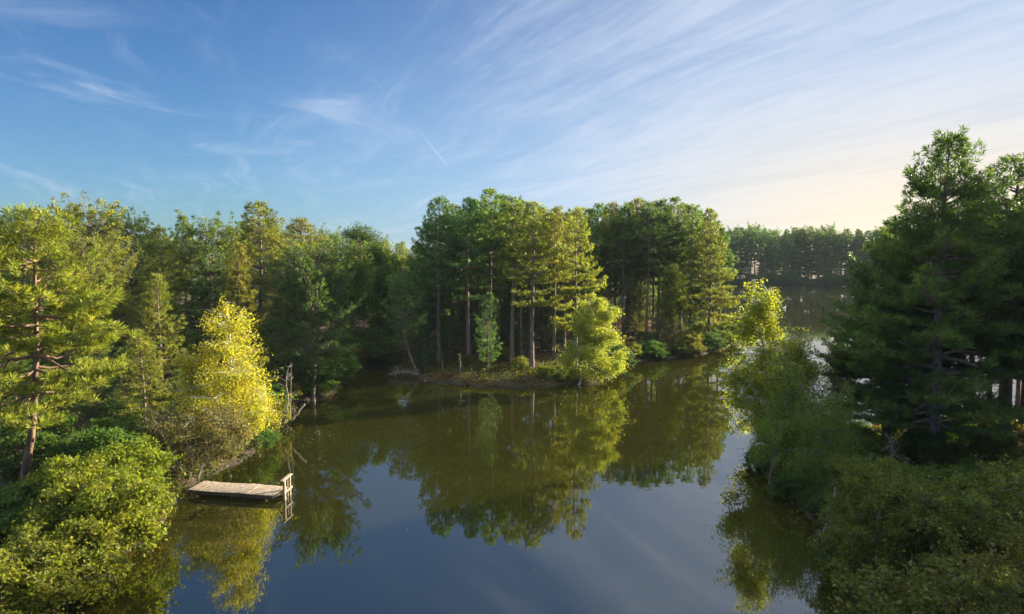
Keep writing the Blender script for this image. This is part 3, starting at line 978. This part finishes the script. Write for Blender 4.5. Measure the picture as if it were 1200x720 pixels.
tree(K_WEEP, 848, 376, 45, 'birch_tree', (0.22, 0.23, 0.04), 'yellow green birch leaning farthest left over the channel', rz=2.5, base_px=900, wide=1.6)
tree(K_WEEP2, 908, 392, 42, 'birch_tree', (0.19, 0.25, 0.07), 'grey green weeping birch drooping over its dark reflection', rz=0, base_px=955, wide=1.05)
tree(K_WEEP2, 930, 450, 43, 'birch_tree', (0.20, 0.25, 0.08), 'airy grey green birch standing against the bright far water', rz=1.2, base_px=940, wide=1.1)
tree(K_WEEP2, 880, 450, 40.5, 'birch_tree', (0.17, 0.25, 0.05), 'green weeping tree hanging lowest over the water left of the right bank', rz=3.9, base_px=915, wide=1.25)
tree(K_WEEP2, 955, 432, 37, 'birch_tree', (0.12, 0.20, 0.05), 'shaded weeping tree between the grey green birch and the pines', rz=2.0, base_px=975, wide=0.95)
for px, py, h, k, c, lab, w in [
        (1040, 690, 5.2, K_OAK, C_OAK, 'olive oak bush at the water in front of the right bank pines', 0.85),
        (1120, 710, 5.0, K_OAK, C_OAK, 'broad oak bush in the middle of the lower right', 1.0),
        (1190, 700, 5.2, K_OAK, C_OAK, 'oak bush at the right edge below the pines', 1.0),
        (1075, 790, 4.2, K_BUSH[0], C_OAK, 'dark green bush at the bottom edge right of the dark reflection', 1.2),
        (1160, 800, 4.4, K_OAK, C_OAK, 'oak bush cut by the bottom edge near the lower right corner', 1.0),
        (1015, 640, 4.4, K_OAK, C_OAK, 'tall olive bush left of the huge pine trunk', 0.8),
        (1240, 760, 5.0, K_OAK, C_OAK, 'oak bush in the lower right corner', 1.0),
        (1010, 600, 3.0, K_BUSH[1], C_DARK, 'small dark bush behind the tall olive bush', 1.0),
        (1070, 730, 1.6, K_BUSH[2], C_FRESH, 'small bright green bush low between the oak bushes', 1.0)]:
    x, y = at(px, py, 0.5)
    s = h / k[2]
    place(k, x, y, max(0, g1(x, y)) - 0.1, 'bush', vary(c), lab, 'bush', None, s=s, sxy=s * w, rz=rg.uniform(0, 6.28))

# ------------------------------------------------------------------ the far shore
L_FAR = 'tall hazy pine in the dense forest across the far water'
n = 0
for row, (Y0, dx) in enumerate([(289.5, 5.0), (291, 4.3), (298, 5.0), (308, 6.5), (317, 5.5)]):
    x = 40 + row * 1.3
    while x < 200:
        Y = Y0 + rg.uniform(-2.5, 2.5) + max(0, (x - 120)) * 0.12
        h = rg.uniform(19.5, 23.5) if row not in (0, 4) else rg.uniform(7, 14)
        kd = [K_FILL, K_FILL, K_FILL, K_YOUNG, K_FILL] if row in (0, 4) else [K_TALL[2], K_FILL, K_CONE[0], K_FILL, K_SCOTS[0]]
        kd = kd[rg.integers(0, 5)]
        place(kd, x, Y, max(0.3, g1(x, Y)), 'pine_tree' if row not in (0, 4) else 'young_tree', vary([C_DARK, C_PINE, C_COOL][rg.integers(0, 3)]),
              L_FAR if row not in (0, 4) else 'low young tree at the foot of the dense forest across the far water', 'tree', 'pines of the far shore' if row not in (0, 4) else 'young trees of the far shore',
              s=h / kd[2], sxy=h / kd[2] * rg.uniform(1.0, 1.3), rz=rg.uniform(0, 6.28))
        x += dx * rg.uniform(0.7, 1.35)
        n += 1

# bushes along the far water's edge
x = 42
while x < 205:
    k = K_BUSH[rg.integers(0, 3)]
    s = rg.uniform(2.5, 5.5) / k[2]
    ys_ = float(np.interp(x, [10, 30, 60, 120, 200], [282, 284, 286, 284, 300]))
    place(k, x, ys_ + rg.uniform(0.2, 1.4), 0.1, 'bush', vary(C_DARK), 'dark bush at the foot of the far forest along the water', 'bush', 'bushes of the far shore', s=s, sxy=s * 1.4, rz=rg.uniform(0, 6.28))
    x += rg.uniform(2.2, 4.2)

# more pines deep inside the two groves
tk = [(o.location.x, o.location.y) for o in COL.objects if o.get('category') == 'tree']
nn = 0
for _ in range(3000):
    if nn >= 24:
        break
    x, Y = rg.uniform(-6, 31), rg.uniform(96, 150)
    if float(sdist([x], [Y])[0]) < 2.0 or not free(x, Y, tk, 3.0):
        continue
    place(K_FILL if rg.random() < 0.5 else K_TALL[rg.integers(0, 4)], x, Y, g1(x, Y), 'pine_tree', vary([C_DARK, C_PINE, C_OLIVE][rg.integers(0, 3)]), L_G2, 'tree', 'pines of the second grove',
          s=rg.uniform(0.72, 0.95), sxy=rg.uniform(0.8, 1.1), rz=rg.uniform(0, 6.28))
    tk.append((x, Y))
    nn += 1

# ------------------------------------------------------------------ understory of the groves: seedlings and bushes between the trunks
def scatter(nwant, box, dmin, rmin, kinds, cols, hr, name, label, cat, group, wr=(1.0, 1.4)):
    got, tk = 0, []
    for _ in range(6000):
        if got >= nwant:
            break
        x, y = rg.uniform(*box[0]), rg.uniform(*box[1])
        d = float(sdist([x], [y])[0])
        if d < dmin or not free(x, y, tk, rmin):
            continue
        k = kinds[rg.integers(0, len(kinds))]
        h = rg.uniform(*hr)
        s = h / k[2]
        place(k, x, y, max(0, g1(x, y)) - 0.1, name, vary(cols[rg.integers(0, len(cols))]), label, cat, group, s=s, sxy=s * rg.uniform(*wr), rz=rg.uniform(0, 6.28))
        tk.append((x, y))
        got += 1


scatter(34, ((-15, 12), (80, 112)), 3.0, 3.0, [K_YOUNG, K_FILL, K_SPIRE, K_YOUNG], [C_DARK, C_GREEN, C_COOL], (4.0, 9.0), 'young_tree',
        'shaded young tree growing between the trunks behind the island shore', 'tree', 'young growth of the island grove')
scatter(46, ((0, 31), (98, 150)), 3.0, 3.2, [K_YOUNG, K_FILL, K_YOUNG], [C_DARK, C_GREEN, C_OLIVE], (3.0, 9.0), 'young_tree',
        'shaded young tree between the dark trunks of the second grove', 'tree', 'young growth of the second grove')
scatter(34, ((-46, 4), (114, 172)), 2.0, 4.0, [K_FILL, K_YOUNG, K_FILL], [C_DARK, C_OLIVE, C_PINE], (7, 12), 'young_tree',
        'half hidden young tree in the forest behind the island grove', 'tree', 'young trees behind the island grove')
scatter(70, ((-62, -19), (44, 86)), 2.5, 3.0, [K_YOUNG, K_FILL, K_SPIRE, K_FILL], [C_DARK, C_GREEN, C_OLIVE], (4.5, 10.5), 'young_tree',
        'shaded young tree under the pines of the left bank', 'tree', 'young growth of the left bank')
scatter(26, ((-62, -19), (44, 80)), 2.5, 3.0, [K_BUSH[0], K_BUSH[1], K_BUSH[2]], [C_DARK, C_GREEN, C_OLIVE], (1.8, 4.0), 'bush',
        'shaded bush under the pines of the left bank', 'bush', 'bushes under the left bank pines')
scatter(26, ((18, 52), (34, 54)), 2.5, 3.0, [K_BUSH[0], K_BUSH[1], K_BUSH[2]], [C_DARK, C_OAK, C_GREEN], (0.9, 1.9), 'young_tree',
        'low dark growth under the pines of the right bank', 'bush', 'young growth of the right bank')

# ------------------------------------------------------------------ ground cover


def ground_cover(name, seed, n, boxes, dlo, dhi, leaf, hmax, colr, label):
    rng = np.random.default_rng(seed)
    P = []
    for (x0, x1, y0, y1), w in boxes:
        m = int(n * w / 22)
        cx, cy = rng.uniform(x0, x1, m * 4), rng.uniform(y0, y1, m * 4)
        d = sdist(cx, cy)
        ok = (d > dlo) & (d < dhi)
        cx, cy = cx[ok][:m], cy[ok][:m]
        k = 22
        r = rng.uniform(0.15, 0.5, (len(cx), 1))
        X = cx[:, None] + rng.normal(size=(len(cx), k)) * r
        Y = cy[:, None] + rng.normal(size=(len(cx), k)) * r
        H = rng.uniform(0, 1, (len(cx), k)) * rng.uniform(0.15, hmax, (len(cx), 1))
        Z = np.maximum(gz(X.ravel(), Y.ravel()), -0.02) + H.ravel()
        P.append(np.stack([X.ravel(), Y.ravel(), Z], 1))
    P = np.concatenate(P)
    me = leaf_mesh(name, rng, P, leaf, 0.5)
    o = link(name, me, None, M_LEAF)
    o.color = (*colr, 1)
    tag(o, label, kind='stuff')


ground_cover('undergrowth', 301, 90000, [((-45, -12, 22, 60), 0.35), ((12, 45, 26, 56), 0.30), ((-20, 12, 66, 86), 0.2), ((8, 36, 90, 112), 0.15)], 0.02, 7, 0.16, 0.7,
             (0.085, 0.11, 0.025), 'low green brambles and grass along the shore')
ground_cover('dead_bracken', 302, 110000, [((-60, -12, 24, 80), 0.3), ((12, 55, 26, 56), 0.30), ((-20, 12, 66, 100), 0.25), ((8, 36, 90, 130), 0.15)], 0.15, 25, 0.15, 0.4,
             (0.13, 0.072, 0.035), 'brown dead bracken and fallen leaves under the pines')

# ------------------------------------------------------------------ the jetty
M_PLANK = bark_mat('weathered_plank', (0.20, 0.155, 0.115, 1), (0.40, 0.32, 0.25, 1), 6, 1.0)
M_BEAM = bark_mat('dark_beam', (0.06, 0.05, 0.04, 1), (0.12, 0.10, 0.08, 1), 5, 1.0)


class Boxes:
    def __init__(self):
        self.V, self.F, self.n = [], [], 0

    def box(self, c, ax, size, az=None):
        """box centred at c, its x axis along ax (horizontal unit), size = full lengths"""
        c = np.asarray(c, float)
        ax = np.asarray(ax, float)
        ay = np.array([-ax[1], ax[0], 0])
        az = np.array([0, 0, 1.0])
        ch = min(size) * 0.08
        for sx in (-1, 1):
            pass
        sx, sy, sz = [v / 2 for v in size]
        pts = []
        for X, Y, Z in ((-1, -1, -1), (1, -1, -1), (1, 1, -1), (-1, 1, -1), (-1, -1, 1), (1, -1, 1), (1, 1, 1), (-1, 1, 1)):
            pts.append(c + ax * X * sx + ay * Y * sy + az * Z * sz)
        self.V += pts
        k = self.n
        self.F += [(k, k + 3, k + 2, k + 1), (k + 4, k + 5, k + 6, k + 7), (k, k + 1, k + 5, k + 4), (k + 1, k + 2, k + 6, k + 5), (k + 2, k + 3, k + 7, k + 6), (k + 3, k, k + 4, k + 7)]
        self.n += 8

    def obj(self, name, parent, mat, bevel=0.008):
        me = mesh_np(name, np.array(self.V), np.array(self.F))
        o = link(name, me, parent, mat)
        if bevel:
            b = o.modifiers.new('bevel', 'BEVEL')
            b.width = bevel
            b.segments = 2
        return o


def build_jetty():
    A = np.array([*at(229.5, 569.6, 0.36), 0.0])
    B = np.array([*at(327.6, 576.2, 0.36), 0.0])
    root = empty('jetty', (A[0], A[1], 0))
    tag(root, 'small grey plank jetty with a wooden post frame at its outer end', 'jetty')
    d = B - A
    Ln = np.linalg.norm(d)
    ax = d / Ln
    ay = np.array([-ax[1], ax[0], 0])
    rng = np.random.default_rng(9)
    wid = 1.55
    deck = Boxes()
    t = 0.0
    while t < Ln:
        w = 0.150
        sagz = 0.36 + (0.03 if t < Ln * 0.7 else 0.0) - 0.02 * sin(t * 1.2)
        deck.box(ax * (t + w / 2) + ay * rng.normal() * 0.018 + np.array([0, 0, sagz + rng.normal() * 0.003]), ax, (w - 0.014, wid * rng.uniform(0.985, 1.015), 0.045))
        t += w
    deck.obj('deck', root, M_PLANK, 0.005)
    for sg in (-1, 1):
        b = Boxes()
        b.box(ax * Ln * 0.35 + ay * sg * (wid / 2 - 0.10) + np.array([0, 0, 0.255]), ax, (Ln * 0.70, 0.07, 0.19))
        b.box(ax * Ln * 0.855 + ay * sg * (wid / 2 - 0.10) + np.array([0, 0, 0.225]), ax, (Ln * 0.285, 0.07, 0.18))
        b.obj('beam', root, M_BEAM)
    fl = Boxes()
    fl.box(ax * (Ln + 0.03) + np.array([0, 0, 0.29]), ax, (0.05, wid + 0.06, 0.14))
    fl.obj('end_board', root, M_PLANK)
    for f in (0.12, 0.5, 0.9):
        for sg in (-1, 1):
            s = Boxes()
            s.box(ax * Ln * f + ay * sg * (wid / 2 - 0.19) + np.array([0, 0, -0.33]), ax, (0.11, 0.11, 1.2))
            s.obj('pile', root, M_BEAM)
    off = A
    p1 = np.array([*at(333.6, 586.0, 0.0), 0]) - off
    p2 = np.array([*at(340.0, 580.5, 0.0), 0]) - off
    dv = (p2 - p1) / np.linalg.norm(p2 - p1)
    for p, w in ((p1, 0.17), (p2, 0.13), (p1 + (p2 - p1) * 0.78 + np.array([-0.06, 0, 0]), 0.07)):
        s = Boxes()
        s.box(p + np.array([0, 0, 0.15]), dv, (w, w * 0.75, 2.0))
        s.obj('post', root, M_PLANK, 0.012)
    rl = Boxes()
    ctr = (p1 + p2) / 2 - dv * 0.10
    rl.box(ctr + np.array([0, 0, 1.19]), dv, (np.linalg.norm(p2 - p1) + 0.55, 0.20, 0.08))
    rl.obj('rail', root, M_PLANK, 0.012)
    cb = Boxes()
    cb.box((p1 + p2) / 2 + np.array([0.06, 0, 0.45]), dv, (np.linalg.norm(p2 - p1) + 0.35, 0.06, 0.12))
    cb.obj('crossbar', root, M_PLANK)


build_jetty()

# ------------------------------------------------------------------ dead wood


def bare_stem(name, label, cat, pts, r0, r1, twigs=8, tl=0.8, seed=1, mat=None, droop=0.0, group=None):
    """pts: (px, py, Y) for the whole stem, bottom first"""
    rng = np.random.default_rng(seed)
    Q = []
    for px, py, Y in pts:
        x, z = up(px, py, Y)
        Q.append((x, Y, z))
    Q = np.array(Q)
    o0 = Q[0].copy()
    Q -= o0
    t = np.linspace(0, 1, len(Q))
    tt = np.linspace(0, 1, 10)
    P = np.stack([np.interp(tt, t, Q[:, i]) for i in range(3)], 1)
    P[1:-1] += rng.normal(size=(8, 3)) * 0.03
    W = Wood()
    W.tube(P, r0 + (r1 - r0) * tt, 7)
    Lt = np.linalg.norm(Q[-1])
    dr = Q[-1] / (Lt + 1e-6)
    for i in range(twigs):
        k = rng.uniform(0.25, 0.98)
        b = np.array([np.interp(k, tt, P[:, j]) for j in range(3)])
        d = unit(rng.normal(size=3) + dr * 0.8)
        if droop:
            d[2] = abs(d[2])
        l = tl * rng.uniform(0.4, 1.1) * (1.1 - k * 0.5)
        c = np.array([b, b + d * l * 0.5 + [0, 0, 0.04 * l], b + d * l + [0, 0, -droop * l]])
        W.tube(c, [r1 * 0.9 + 0.005, r1 * 0.6 + 0.004, 0.004], 4)
        if l > 0.5:
            e = c[1]
            d2 = unit(d + rng.normal(size=3) * 0.6)
            W.tube(np.array([e, e + d2 * l * 0.4]), [r1 * 0.5 + 0.003, 0.003], 3)
    o = link(name, W.mesh(name), None, mat or M_DEAD)
    o.location = o0
    tag(o, label, cat, group)
    return o


bare_stem('dead_tree', 'pale bare stem standing right of the yellow birch, leaning left at its top', 'dead tree', [(333, 496, 51), (338, 470, 51), (335, 445, 51), (339, 428, 51)], 0.07, 0.015, 12, 1.1, 1)
bare_stem('dead_tree', 'straight grey bare stem beside the feathery pine at the inlet', 'dead tree', [(340, 488, 53), (341, 460, 53), (341, 425, 53)], 0.06, 0.015, 10, 0.9, 2)
bare_stem('fallen_branch', 'thick white forked branch slanting out of the water by the dead stems', 'branch', [(342, 492, 51.5), (349, 484, 51.5), (357, 473, 51.8)], 0.09, 0.05, 3, 0.7, 3)
bare_stem('fallen_branch', 'thin dark branch trailing into the water below the white forked one', 'branch', [(325, 492, 49.5), (338, 500, 49), (345, 506, 48.6)], 0.04, 0.012, 6, 0.9, 4, M_GBARK)
bare_stem('floating_branch', 'small pale twig sticking out of the open water of the inlet', 'branch', [(374, 511, 51.2), (374.5, 503, 51.2)], 0.035, 0.012, 3, 0.7, 5)
bare_stem('dead_sapling', 'white bare sapling standing near the left end of the island shore', 'dead tree', [(518, 443, 75), (518.5, 428, 75), (518, 413, 75)], 0.07, 0.025, 4, 0.5, 6)
bare_stem('dead_sapling', 'grey bare sapling with side twigs right of the white one on the island', 'dead tree', [(540, 446, 74), (539.5, 430, 74), (539, 414, 74)], 0.09, 0.02, 8, 0.9, 7)
bare_stem('fallen_tree', 'fallen grey tree with fanned bare twigs at the left end of the island', 'dead tree', [(506, 447, 74.6), (490, 439.5, 75), (474, 436, 75.5), (458, 440, 76)], 0.13, 0.03, 46, 1.9, 8, M_DEAD, 0.55)
bare_stem('driftwood_log', 'pale log lying along the waterline of the island', 'log', [(497, 447, 73.2), (510, 445.5, 73.4), (524, 447, 73.2)], 0.13, 0.07, 2, 0.5, 9)
bare_stem('driftwood_branch', 'forked pale branch poking from the water below the pale log', 'branch', [(503, 452, 71.3), (513, 451.5, 71.3), (523, 450, 71.3)], 0.06, 0.02, 5, 0.8, 10)
bare_stem('tree_stump', 'small pale broken stump on the island bank left of the thickest trunk', 'stump', [(588, 444, 74.5), (588, 436, 74.5), (590, 431, 74.5)], 0.16, 0.08, 7, 0.6, 11)
bare_stem('bare_birch', 'white slender curved bare stem between the weeping tree and the oak bush', 'dead tree', [(967, 645, 32.5), (972, 615, 32.8), (976, 585, 33), (985, 545, 33.4)], 0.045, 0.012, 8, 0.7, 12, M_BBARK)
bare_stem('bare_birch', 'shorter pale bare stem forking low at the right bank water edge', 'dead tree', [(968, 650, 32.3), (965, 625, 32.2), (971, 600, 32.0)], 0.035, 0.012, 5, 0.5, 13, M_BBARK)
bare_stem('dead_branch', 'bundle of pale dead twigs hanging low on the trunks left of the huge pine', 'branch', [(1048, 545, 38.5), (1046, 525, 38.3), (1040, 508, 38.0)], 0.04, 0.015, 22, 1.2, 14)

# ------------------------------------------------------------------ the white bird on the far water


def build_bird():
    x, y = at(919, 362, 0)
    me = bpy.data.meshes.new('swan')
    vs = [(0, 0, 0.12), (-0.35, 0, 0.16), (-0.62, 0, 0.26), (0.30, 0, 0.18), (0.45, 0, 0.40), (0.42, 0, 0.66), (0.52, 0, 0.80), (0.66, 0, 0.77), (0.76, 0, 0.74)]
    es = [(0, 1), (1, 2), (0, 3), (3, 4), (4, 5), (5, 6), (6, 7), (7, 8)]
    me.from_pydata(vs, es, [])
    o = bpy.data.objects.new('swan', me)
    COL.objects.link(o)
    m = o.modifiers.new('skin', 'SKIN')
    for i, r_ in enumerate([0.27, 0.22, 0.06, 0.17, 0.07, 0.05, 0.06, 0.06, 0.02]):
        me.skin_vertices[0].data[i].radius = (r_, r_)
    me.skin_vertices[0].data[0].use_root = True
    s = o.modifiers.new('sub', 'SUBSURF')
    s.levels = s.render_levels = 2
    mm, N = mat_new('white_feathers')
    p = N.n('ShaderNodeBsdfPrincipled')
    p.inputs['Base Color'].default_value = (0.8, 0.79, 0.76, 1)
    p.inputs['Roughness'].default_value = 0.7
    out = N.n('ShaderNodeOutputMaterial')
    N.put(out.inputs[0], p.outputs[0])
    me.materials.append(mm)
    o.location = (x, y, 0.02)
    o.rotation_euler = (0, 0, 0.5)
    tag(o, 'tiny white swan resting on the far water', 'bird')


build_bird()

# ------------------------------------------------------------------ haze


def build_haze():
    x0, x1, y0, y1, z0, z1 = -1600, 1600, -1600, 1600, -3.2, 28
    V = [(x0, y0, z0), (x1, y0, z0), (x1, y1, z0), (x0, y1, z0), (x0, y0, z1), (x1, y0, z1), (x1, y1, z1), (x0, y1, z1)]
    F = [(0, 3, 2, 1), (4, 5, 6, 7), (0, 1, 5, 4), (1, 2, 6, 5), (2, 3, 7, 6), (3, 0, 4, 7)]
    m, N = mat_new('air')
    pv = N.n('ShaderNodeVolumePrincipled')
    pv.inputs['Color'].default_value = (0.70, 0.85, 1.0, 1)
    pv.inputs['Density'].default_value = 0.00010
    pv.inputs['Anisotropy'].default_value = 0.0
    out = N.n('ShaderNodeOutputMaterial')
    N.put(out.inputs['Volume'], pv.outputs[0])
    tag(link('haze', mesh_np('haze', np.array(V), np.array(F)), None, m), 'thin evening haze over the lake', kind='stuff')


build_haze()

# ------------------------------------------------------------------ bushes hanging over the shores


def along_shore(nwant, box, hr, cols, label, group, dlo=0.1, dhi=1.6, rmin=1.3):
    got, tk2 = 0, []
    for _ in range(20000):
        if got >= nwant:
            break
        x, y = rg.uniform(*box[0]), rg.uniform(*box[1])
        if not free(x, y, tk2, rmin):
            continue
        d = float(sdist([x], [y])[0])
        if d < dlo or d > dhi:
            continue
        k = K_BUSH[rg.integers(0, 3)]
        s = rg.uniform(*hr) / k[2]
        place(k, x, y, max(0, g1(x, y)) - 0.1, 'bush', vary(cols[rg.integers(0, len(cols))], 0.2), label, 'bush', group, s=s, sxy=s * rg.uniform(1.0, 1.6), rz=rg.uniform(0, 6.28))
        tk2.append((x, y))
        got += 1


along_shore(26, ((8, 34), (80, 112)), (1.0, 3.0), [C_DARK, C_GREEN, C_OLIVE], 'low bush overhanging the shore of the second grove', 'shore bushes of the second grove')
along_shore(12, ((-13, 9), (68, 84)), (0.5, 1.1), [C_OLIVE, C_WILL, C_DARK], 'knee high shrub on the brown shore of the island', 'low shrubs of the island shore', 0.2, 3.0)
along_shore(16, ((-28, -14), (46, 92)), (1.2, 3.2), [C_DARK, C_GREEN, C_OLIVE], 'dark bush on the shore between the yellow birch and the inlet', 'shore bushes of the left bank', 0.2, 2.2)
along_shore(22, ((12, 24), (27, 56)), (0.9, 2.2), [C_DARK, C_GREEN], 'dark bush at the water under the weeping trees of the right bank', 'shore bushes of the right bank', 0.1, 2.0)

scatter(24, ((17, 42), (31, 45)), 1.5, 2.2, [K_BUSH[0], K_BUSH[1], K_BUSH[2], K_OAK], [C_DARK, C_OAK, C_GREEN], (1.6, 3.4), 'bush',
        'dark bush among the trunks of the right bank pines', 'bush', 'bushes under the right bank pines')


def floating_leaves():
    rng = np.random.default_rng(404)
    P = []
    for (x0, x1, y0, y1), n in [((-20, 16, 26, 72), 5000), ((-18, -8, 34, 56), 1200), ((8, 20, 28, 46), 900)]:
        x, y = rng.uniform(x0, x1, n), rng.uniform(y0, y1, n)
        d = -sdist(x, y)
        ok = (d > 0.3) & (rng.uniform(0, 1, n) < np.exp(-d / 2.2) * 0.9 + 0.012)
        P.append(np.stack([x[ok], y[ok], np.full(ok.sum(), 0.006)], 1))
    P = np.concatenate(P)
    me = leaf_mesh('floating_leaves', rng, P, 0.075, 40.0)
    o = link('floating_leaves', me, None, M_LEAF)
    o.color = (0.30, 0.25, 0.08, 1)
    tag(o, 'scattered fallen leaves floating on the water near the banks', kind='stuff')


floating_leaves()
